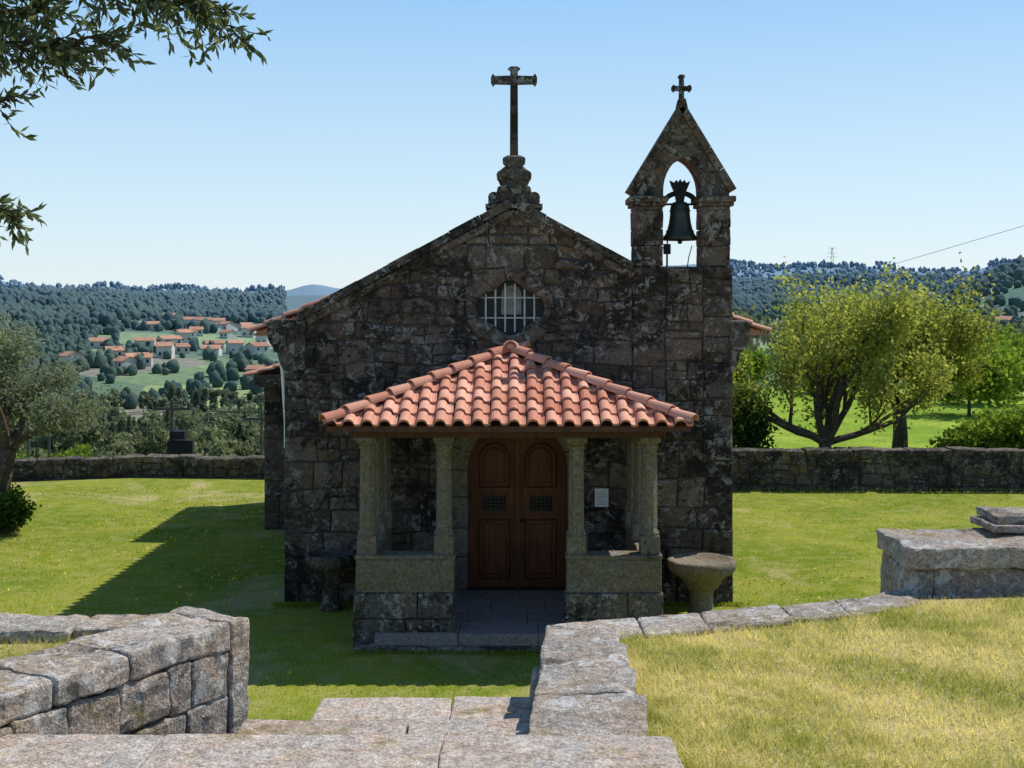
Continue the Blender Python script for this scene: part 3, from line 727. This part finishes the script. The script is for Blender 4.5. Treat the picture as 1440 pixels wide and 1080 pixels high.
# ---------------- enclosure walls ----------------
def fieldwall(name,pts,h,th=.45,mat='wall',rh=(.14,.26),bw=(.2,.55)):
    mb=MB()
    for (a,b) in zip(pts[:-1],pts[1:]):
        a=Vector((a[0],a[1],0)); b=Vector((b[0],b[1],0)); d=b-a; L=d.length; d.normalize(); n=Vector((d.y,-d.x,0))
        c=[a+n*.0,b+n*.0,b-n*th,a-n*th]
        vs=[(p.x,p.y,-.3) for p in c]+[(p.x,p.y,h-.08) for p in c]; mb.add(vs,BF,1,.3)
        for oo,nn in ((a,n),(a-n*th,-n)):
            blockwall(mb,[[(0,-.1),(L,-.1),(L,h-.12),(0,h-.12)]],oo,d,nn,rh,bw,.018,.05,.03,0,.035,warp=.12,split=.25,dv=.025)
        s=0
        while s<L-.05:
            w=min(U(.35,.9),L-s); p=a+d*(s+.01)+n*.07; q=a+d*(s+w-.01)+n*.07; w2=n*(th+.14)
            rough(mb,[(p.x,p.y),(q.x,q.y),(q.x-w2.x,q.y-w2.y),(p.x-w2.x,p.y-w2.y)],h-.14,h+U(-.03,.02),seg=.15,amp=.02,r=.03); s+=w
    o=mb.build(name,[mat,'mortar']); fixn(o); return o
fieldwall('boundary_wall',[(4.5,30),(18,30),(30,29)],.95)
fieldwall('boundary_wall',[(-18,30.2),(-12.7,31.3),(-9.5,32.2),(-3,31.6)],.52)
# ---------------- foreground terrace ----------------
def leftb(y): return -1.26-.583*(6-y)-.38
def redge(x): return 6.5+.4*(min(x,2.3)-.3)+(.15 if x>2.3 else 0)
def tz(x,y):
    if x>0: return 2.70-.018*(y-4)+.03*noise.noise(Vector((x*.8,y*.8,0)))+.02*sstep(1,4,x)+.012*noise.noise(Vector((x*4,y*4,5)))
    return 2.80+.02*noise.noise(Vector((x,y,0)))
mb=MB(); nx,ny=60,70
for side in (0,1):
    o=len(mb.v)
    for j in range(ny+1):
        for i in range(nx+1):
            if side: x=.48+(13.5)*(i/nx)**1.7; y=-4+(redge(x)+4)*(j/ny)
            else: y=-4+(6.1+4)*(j/ny); x=leftb(y)-(12+leftb(y))*(i/nx)**1.6
            mb.v.append((x,y,tz(x,y)))
    for j in range(ny):
        for i in range(nx):
            a=o+j*(nx+1)+i; q=(a,a+1,a+nx+2,a+nx+1); mb.f.append(q if side else q[::-1]); mb.m.append(0); mb.t.append(.5)
    rim=[o+ny*(nx+1)+i for i in range(nx+1)]; rim2=[o+j*(nx+1) for j in range(ny+1)]; rim3=[o+j*(nx+1)+nx for j in range(ny+1)]
    for rr in (rim,rim2,rim3):
        b0=len(mb.v)
        for k in rr: v=mb.v[k]; mb.v.append((v[0],v[1],-.1))
        for k in range(len(rr)-1): mb.f.append((rr[k],rr[k+1],b0+k+1,b0+k)); mb.m.append(1); mb.t.append(.4)
terr=mb.build('grass_terrace',['dry','wall'],smooth=True)
mb=MB(); y=4.84
first=True
while y>-3:
    d=U(.5,.75) if not first else .42; x=-3.3+U(-.3,.0)
    while x<.55:
        w=U(.7,1.3); xe=min(x+w,.62)
        if .62-xe<.3: xe=.62
        rbox(mb,x+.002,xe-.002,y-d+.002,y-.002,2.55,2.745+U(-.005,.005),seg=.06,amp=.006,r=.008,tn=U(.2,.8))
        x=xe+.0001
    y-=d; first=False
box(mb,-3.2,.5,-3,4.80,0,2.56,0,.2)
mb.build('paved_landing',['slab'])
mb=MB()
def tread(y0,y1,z,x0,x1,cuts):
    xs=[x0]+cuts+[x1]
    for a,b in zip(xs[:-1],xs[1:]): rbox(mb,a+.002,b-.002,y0,y1,z-.19,z+U(-.004,.004),seg=.07,amp=.006,r=.01)
    box(mb,x0+.04,x1-.04,y0,y1-.05,0,z-.18,0,.2)
tread(4.82,5.52,2.58,-1.18,.12,[-.45]); tread(5.5,6.37,2.41,-.97,.14,[-.3])
z=2.41; y=6.35
while z>.2:
    z-=.172; tread(y,y+.38,z,-1.05,.3,[-.2]); y+=.36
mb.build('stone_steps',['slab'])
mb=MB(); y=4.84
for L in (.56,.38,.46,.36):
    xl=.06+.07*(y-4.86); xl2=.06+.07*(y+L-4.86)
    rough(mb,[(xl,y+.002),(.53+U(-.01,.03),y+.002),(.56+U(-.02,.02),y+L-.002),(xl2,y+L-.002)],2.50,2.725+U(-.006,.006),seg=.035,r=.014,amp=.010,tn=U(.3,.8)); y+=L
for zz in (2.22,1.94,1.66):
    y=4.86
    while y<6.6:
        L=min(U(.4,.6),6.61-y); rbox(mb,.10,.5,y+.004,y+L-.004,zz+.004,zz+.276,seg=.06,r=.02,amp=.012); y+=L
box(mb,.15,.5,4.86,6.55,0,1.67,0,.2)
x=.22
while x<2.35:
    w=U(.3,.6); x2=min(x+w,2.4); ya=redge(x)+.02; yb=redge(x2)+.02
    rough(mb,[(x+.003,ya-.16+U(-.03,.03)),(x2-.003,yb-.16+U(-.03,.03)),(x2-.003,yb+.2),(x+.003,ya+.2)],2.42,2.705-.025*(x-.2)+U(-.010,.010),seg=.04,r=.018,amp=.013); x=x2
box(mb,.25,2.35,6.5,6.62,0,2.45,0,.2)
mb.build('retaining_wall',['fore'])
mb=MB(); A0=Vector((-1.26,6.02)); D0=Vector((-.583*1.0,-1)).normalized(); P0=Vector((D0.y,-D0.x))
if P0.x>0: P0=-P0
def lw(s0,s1,z0,z1,inset=0,th=.42,**k):
    a=A0+D0*s0+P0*inset; b=A0+D0*s1+P0*inset
    rough(mb,[tuple(b),tuple(a),tuple(a+P0*(th-inset)),tuple(b+P0*(th-inset))],z0,z1,**k)
s=0
for L in (.13,.62,.40,.55,.5,.55,.6,.6):
    lw(s+.002,s+L-.002,2.78 if s>0 else 2.2,2.905+U(-.006,.006)-(0.02 if s>1.3 else 0),seg=.035,r=.014,amp=.011,mat=0,tn=U(.5,1)); s+=L
for z0,z1 in ((2.56,2.778),(2.33,2.557),(2.1,2.327),(1.9,2.097)):
    s=.134
    while s<3.4:
        L=U(.13,.34); lw(s+.003,s+L-.003,z0,z1,inset=U(.0,.02),seg=.035,r=.016,amp=.014,tn=U(0,.9)); s+=L
lw(0,3.4,0,1.9,inset=.02,seg=.3)
x=-1.62
while x>-9:
    w=U(.4,.7); rbox(mb,x-w+.003,x-.003,5.98+U(-.02,.02),6.3,2.5,2.86+U(-.012,.012),seg=.05,r=.02,amp=.013); x-=w
box(mb,-9,-1.6,6.05,6.25,0,2.52,0,.2)
mb.build('stair_wall',['fore'])
mb=MB(); x=2.39
for L in (1.15,1.0,.9,.9):
    rbox(mb,x+.003,x+L-.003,7.58,8.25,2.80,2.94+U(-.008,.008),seg=.045,r=.018,amp=.014,tn=U(.3,.6)); x+=L
first=True
for zz,hh in ((2.40,.395),(2.1,.295),(1.8,.295)):
    x=2.41
    while x<6.2:
        L=U(.45,.8) if not first else .16; first=False; rbox(mb,x+.003,x+L-.003,7.62+U(0,.02),8.2,zz+.003,zz+hh,seg=.05,r=.02,amp=.016,tn=U(0,.4)); x+=L
box(mb,2.45,6.3,7.7,8.15,0,1.85,0,.1)
rbox(mb,3.05,3.7,7.95,8.35,2.95,3.00,seg=.05,r=.012,amp=.010,tn=.8); rbox(mb,3.10,3.8,8.0,8.36,3.005,3.06,seg=.05,r=.012,amp=.010,tn=.6)
mb.build('dry_stone_wall',['fore'])
# ---------------- grass blades ----------------
def blades(name,P,h,w,mat,tones,hj=(.5,1.3)):
    n=len(P); a=rng.uniform(0,2*math.pi,n); hh=rng.uniform(*hj,n)*h
    dx=np.stack([np.cos(a)*w/2,np.sin(a)*w/2,np.zeros(n)],1)
    lean=rng.normal(scale=.55,size=(n,2))*hh[:,None]
    top=P+np.concatenate([lean,hh[:,None]],1)
    V=np.stack([P-dx,P+dx,top],1).reshape(-1,3); F=np.arange(3*n).reshape(n,3)
    mb=MB(); mb.addnp(V,F,0,tones); return mb.build(name,[mat])
P=[];T=[]
while len(P)<70000:
    x=U(-13,15); y=13+17.5*R()**1.3
    if -3.5<x<3.4 and y>18.3: continue
    if -2.1<x<2.0 and y>15.8: continue
    if x<-3.3 and x>-5 and y>24.5: continue
    nn=noise.noise(Vector((x*.45,y*.45,3)))+.6*noise.noise(Vector((x*1.6,y*1.6,8)))
    if nn>.25 and R()<.5: continue
    P.append((x,y,0)); T.append(min(1,max(0,.45+.9*nn+random.gauss(0,.2))))
for k in range(6000):
    s=R()
    if s<.35: x=U(-3.5,-2.1); y=18.4-abs(random.gauss(0,.06))
    elif s<.6: x=U(2,3.4); y=18.4-abs(random.gauss(0,.06))
    elif s<.8: x=U(4.5,16); y=29.9-abs(random.gauss(0,.1))
    else: x=U(-2.1,2); y=15.84-abs(random.gauss(0,.05))
    P.append((x,y,0.02)); T.append(U(0,.5))
blades('lawn_grass',np.array(P),.038,.012,'blade',np.array(T))
P=[]
while len(P)<2600:
    x=U(-13,14); y=13+17*R()
    if -3.5<x<3.4 and y>15.7: continue
    if noise.noise(Vector((x*.35,y*.35,13)))+random.gauss(0,.12)<.08: continue
    P.append((x,y,.045))
mb=MB(); P=np.array(P); V,F=leafq(P,.04,.034); mb.addnp(V,F,0,np.full(len(F),.5)); mb.build('yellow_flowers',['yellow'])
P=[];T=[]
while len(P)<105000:
    if R()<.82: x=.5+4.0*R()**1.1; y=U(3.9,redge(x)-.08)
    else:
        y=U(4.2,6.05); x=leftb(y)-2.5*R()
    nn=noise.noise(Vector((x*1.5,y*1.5,3)))+.5*noise.noise(Vector((x*6,y*6,3)))
    if nn<-.15 and R()<.35: continue
    P.append((x,y,tz(x,y)-.003)); T.append(min(1,max(0,.52-1.2*nn+.08*(x-1)+random.gauss(0,.25))))
blades('terrace_grass',np.array(P),.03,.0055,'dryblade',np.array(T),(.4,1.8))
# ---------------- trees ----------------
def grow(mb,p,d,L,r,lv,mx,tips,kids=(2,4),spr=.75,upb=.15,wob=.22,matb=0):
    p=Vector(p); d=Vector(d).normalized(); n=5; pts=[p.copy()]; rads=[r]; 
    for i in range(n):
        d=(d+Vector((random.gauss(0,wob),random.gauss(0,wob),random.gauss(0,wob)+upb*.4))*.6).normalized()
        p=p+d*(L/n); pts.append(p.copy()); rads.append(r*(1-.45*(i+1)/n))
        if lv>=mx-1: tips.append((p.copy(),lv))
    tube(mb,pts,rads,7 if lv<2 else 4,matb,.5)
    if lv<mx:
        for k in range(random.randint(*kids)):
            i=random.randint(2,n); ax=Vector((random.gauss(0,1),random.gauss(0,1),random.gauss(0,.6))).normalized()
            nd_=(d+ax*spr+Vector((0,0,upb))).normalized()
            grow(mb,pts[i],nd_,L*U(.62,.85),rads[i]*.72,lv+1,mx,tips,kids,spr,upb,wob,matb)
def tree(name,base,dirs,L,r,mx,nleaf,ls,sig,leafm,barkm='bark',kids=(2,4),spr=.75,upb=.15,th=.6,tb=0.0,trunk=None):
    mb=MB(); tips=[]; b=Vector(base)
    tr=trunk or [(0,0,-.2),(0.03,0,th*.5),(0,.02,th)]
    tube(mb,[b+Vector(q) for q in tr],[r*1.35,r*1.05,r*.95],9,0,.5)
    top=b+Vector(tr[-1])
    for d in dirs: grow(mb,top,d,L*U(.85,1.1),r*.62,1,mx,tips,kids,spr,upb)
    T=np.array([t[0][:] for t in tips]); c=T.mean(0); ext=np.abs(T-c).max(0)+1e-3
    idx=rng.integers(0,len(T),nleaf); C=T[idx]+rng.normal(scale=sig,size=(nleaf,3))
    V,F=leafq(C,ls[0],ls[1]); ct=rng.uniform(-.22,.22,len(T))
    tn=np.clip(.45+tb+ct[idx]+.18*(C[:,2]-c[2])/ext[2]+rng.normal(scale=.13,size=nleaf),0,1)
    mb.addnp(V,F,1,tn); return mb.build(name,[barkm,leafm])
random.seed(21)
tree('walnut_tree',(8.3,33.2,0),[(-1,.1,.8),(.8,.2,.9),(-.2,.5,1),(.35,-.5,1),(-.9,-.3,.45),(.9,-.2,.45),(-.5,.1,1.1),(.2,0,1.2)],1.95,.17,4,19000,(.12,.07),.22,'spring','bark2',kids=(2,4),spr=.75,upb=.13,th=.75)
random.seed(33)
tree('walnut_tree',(11.3,36.5,0),[(-.5,.1,1),(.7,.2,.8),(0,.5,1),(.35,-.5,1),(-.7,-.2,.7),(.9,0,.5)],1.9,.20,4,17000,(.13,.075),.24,'spring','bark2',kids=(2,4),spr=.75,upb=.16,th=1.3,tb=-.15)
random.seed(5)
tree('olive_tree',(-9.9,24.4,0),[(.1,.1,1),(.9,-.1,.9),(-.7,.2,.8),(.6,.5,.8),(.4,-.6,.9)],.98,.17,4,21000,(.10,.032),.15,'olive','bark',kids=(2,4),spr=.8,upb=.07,th=1.6,trunk=[(0,0,-.2),(-.06,0,.8),(.05,.05,1.6)],tb=.25)
def bush(name,x,y,w,h,n,size,mat,tb=0,z=0):
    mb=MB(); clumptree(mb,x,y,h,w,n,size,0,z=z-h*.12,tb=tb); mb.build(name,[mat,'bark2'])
bush('shrub',-9.75,24.1,.95,1.0,3500,.05,'bush'); bush('shrub',6.15,33,1.6,2.7,3500,.09,'bush')
bush('shrub',13.7,33.5,2.6,2.0,5500,.10,'bright'); bush('shrub',15.6,34,2.8,2.2,5500,.10,'bright',.1)
bush('shrub',12.6,34.5,1.6,1.3,2500,.09,'bright',-.1)
for x,y,h in ((19,52,3.6),(22.5,58,3.6),(7.5,60,2.6),(25,64,4),(13,70,2.8),(17,66,3)): bush('orchard_tree',x,y,h*1.1,h,3500,.16,'bright',0,H(x,y))
for x,y,h in ((-19.5,56,2.4),(-25,64,2.4)): bush('orchard_tree',x,y,h*1.2,h,2200,.15,'bright',-.1,H(x,y))
# overhanging olive
random.seed(11)
mb=MB(); B=Vector((-4.0,5.9,2.75))
tube(mb,[B,B+Vector((.1,0,.8)),B+Vector((.0,-.1,1.6)),B+Vector((.2,-.2,2.4))],[.24,.19,.17,.14],10,0,.5)
top=B+Vector((.2,-.2,2.4))
LC=[];LD=[]
def spray(pts,r0,tw=24,tl=(.18,.42),dn=.35,lo=5):
    pts=[Vector(p) for p in pts]; fine=[]
    for a,b in zip(pts[:-1],pts[1:]):
        for i in range(6): fine.append(a.lerp(b,i/6)+Vector((random.gauss(0,.012),random.gauss(0,.012),random.gauss(0,.012))))
    fine.append(pts[-1]); n=len(fine); tube(mb,fine,[r0*(1-.85*i/n)+.002 for i in range(n)],5,0,.4)
    for k in range(tw):
        i=random.randint(n//lo,n-1); p=fine[i].copy(); ax=(fine[min(i+1,n-1)]-fine[max(0,i-1)]).normalized()
        d=(ax+Vector((random.gauss(0,.8),random.gauss(0,.8),random.gauss(-dn,.6)))).normalized(); L=U(*tl); q=[p.copy()]; m=int(L/.026)
        for j in range(m):
            d=(d+Vector((random.gauss(0,.1),random.gauss(0,.1),random.gauss(-.05,.1)))).normalized(); p=p+d*.026; q.append(p.copy())
            for s in range(2):
                ld=(d*.8+Vector((random.gauss(0,.6),random.gauss(0,.6),random.gauss(0,.6)))).normalized(); LC.append(p+ld*.026); LD.append(ld)
        tube(mb,q,[.0035*(1-.7*j/len(q)) for j in range(len(q))],4,0,.4)
spray([top,(-2.9,5.3,5.55),(-2.3,5.1,5.75),(-1.75,5.0,5.78),(-1.3,5.0,5.62)],.030,120,(.12,.32),lo=3)
spray([top,(-3.0,5.2,5.3),(-2.3,5.0,5.48),(-1.95,4.9,5.43),(-1.6,4.9,5.44)],.022,85,(.1,.24),lo=3)
spray([(-1.9,5.0,5.8),(-1.5,5.05,5.72),(-1.25,5.05,5.66),(-1.12,5.05,5.50)],.010,34,(.08,.2))
spray([top,(-2.9,5.2,5.2),(-2.4,5.1,5.30),(-2.03,5.0,5.22)],.022,45,(.1,.2),lo=2)
spray([top,(-3.0,5.2,4.9),(-2.4,5.1,4.86),(-2.02,5.0,4.78)],.018,40,(.08,.17),lo=2)
spray([top,(-2.8,5.3,5.7),(-2.25,5.2,5.62),(-1.9,5.1,5.62)],.03,80,(.12,.3),lo=3)
spray([top,(-2.8,5.3,5.9),(-2.2,5.1,6.0),(-1.4,5.0,5.86)],.035,80,(.12,.32),lo=3)
for k in range(34):
    a=U(0,6.28); e=top+Vector((math.cos(a)*U(.7,1.7)-.9,math.sin(a)*U(.7,1.6)+.3,U(.2,2.0))); 
    if e.x>-2.9 : e.x=-3.0
    spray([top,top.lerp(e,.5)+Vector((0,0,.2)),e],.04,32,(.2,.5))
C=np.array([c[:] for c in LC]); D=np.array([c[:] for c in LD]); n=len(C)
b=np.cross(D,rng.normal(size=(n,3))); b/=np.linalg.norm(b,axis=1)[:,None]; s=rng.uniform(.7,1.25,(n,1))
V=np.stack([C-D*.028*s,C+b*.0085*s,C+D*.028*s,C-b*.0085*s],1).reshape(-1,3)
mb.addnp(V,np.arange(4*n).reshape(n,4),1,np.clip(rng.normal(.35,.28,n),0,1))
mb.build('olive_tree',['bark','olive2'])
def upole(x,y,h,r=.16,tr=True):
    z=H(x,y); mb=MB(); tube(mb,[(x,y,z-.5),(x,y,z+h)],[r,r*.7],8,0,.4)
    box(mb,x-.9,x+.9,y-.06,y+.06,z+h-.5,z+h-.38,0,.4)
    for s in (-.8,0,.8): tube(mb,[(x+s,y,z+h-.38),(x+s,y,z+h-.15)],.05,6,1,.5)
    if tr: box(mb,x-.1,x+1.1,y-.5,y-.1,z+h*.4,z+h*.55,1,.5); box(mb,x+.1,x+.8,y-.8,y-.1,z+h*.57,z+h*.66,1,.5)
    mb.build('utility_pole',['pole','iron']); return z+h-.15
z1=upole(-16.3,60,-H(-16.3,60)-.1,.12); z2=upole(-11.8,59,-H(-11.8,59)-.5,.08,False); upole(26.6,60,9.0,.14,False)
mb=MB()
for s in (-.8,0,.8): tube(mb,[(-16.3+s,60,z1),(-14+s,59.5,(z1+z2)/2-.15),(-11.8+s,59,z2)],.013,4)
for x in (-23.2,-22.2):
    mb2=MB(); tube(mb2,[(x,60,H(x,60)-.3),(x,60,-.9)],.07,6,0,.6); box(mb2,x-.12,x+.12,59.9,60.1,-1.0,-.85,0,.6); mb2.build('fence_post',['pole'])
pts=[]
for i in range(25):
    t=i/24; pts.append((26.6+(330-26.6)*t,60+(1290-60)*t,8.85+(48-8.85)*t-7*math.sin(math.pi*t)*.9))
tube(mb,pts,[.012+.22*i/24 for i in range(25)],4); mb.build('power_line',['iron'])
mb=MB(); X,Yp=330,1290; Z=H(X,Yp)
for s in (-2.5,2.5): tube(mb,[(X+s,Yp,Z),(X+s*.2,Yp,Z+34)],.2,4)
for zz,w in ((24,6),(28,5),(33,4)): tube(mb,[(X-w,Yp,Z+zz),(X+w,Yp,Z+zz)],.16,4)
for k in range(6): tube(mb,[(X-2.3+.35*k,Yp,Z+k*5.5),(X+2.0-.35*k,Yp,Z+k*5.5+5.5)],.12,4)
mb.build('electricity_pylon',['pole'])
# ---------------- light, sky, camera ----------------
sd=Vector((.6,.40,1)).normalized(); el=math.asin(sd.z); az=math.atan2(sd.x,sd.y)
w=bpy.data.worlds.new('World'); scene.world=w; w.use_nodes=True; nt=w.node_tree
bg=nt.nodes['Background']; sk=nt.nodes.new('ShaderNodeTexSky'); sk.sky_type='NISHITA'; sk.sun_disc=False
sk.sun_elevation=el; sk.sun_rotation=az; sk.air_density=1.0; sk.dust_density=.6; sk.ozone_density=2.0; sk.altitude=200
ge=nt.nodes.new('ShaderNodeTexCoord'); sx=nt.nodes.new('ShaderNodeSeparateXYZ'); nt.links.new(ge.outputs['Generated'],sx.inputs[0])
cr=nt.nodes.new('ShaderNodeValToRGB'); nt.links.new(sx.outputs[2],cr.inputs[0])
E=cr.color_ramp.elements; E[0].position=0; E[0].color=(.82,.93,.98,1); E[1].position=1; E[1].color=(.05,.14,.36,1)
e=E.new(.09); e.color=(.64,.85,.99,1); e=E.new(.24); e.color=(.34,.63,.97,1); e=E.new(.42); e.color=(.13,.30,.60,1)
vm=nt.nodes.new('ShaderNodeVectorMath'); vm.operation='SCALE'; nt.links.new(cr.outputs[0],vm.inputs[0]); vm.inputs['Scale'].default_value=1/.13*1.0
mx=nt.nodes.new('ShaderNodeMix'); mx.data_type='RGBA'; mx.inputs[0].default_value=.84
nt.links.new(sk.outputs[0],mx.inputs[6]); nt.links.new(vm.outputs[0],mx.inputs[7]); nt.links.new(mx.outputs[2],bg.inputs[0]); bg.inputs[1].default_value=.13
l=bpy.data.lights.new('sun','SUN'); l.energy=4.8; l.angle=math.radians(.5); l.color=(1,.95,.87)
lo=bpy.data.objects.new('sun',l); scene.collection.objects.link(lo); lo.rotation_euler=sd.to_track_quat('Z','Y').to_euler()
cam=bpy.data.cameras.new('camera'); co=bpy.data.objects.new('camera',cam); scene.collection.objects.link(co)
co.location=(0,0,4.4); co.rotation_euler=(math.radians(90),0,0); cam.lens=44; cam.sensor_width=36; cam.shift_y=-110/1440; cam.clip_end=12000; cam.clip_start=.05
scene.camera=co
scene.view_settings.view_transform='Standard'; scene.view_settings.look='None'; scene.view_settings.exposure=0
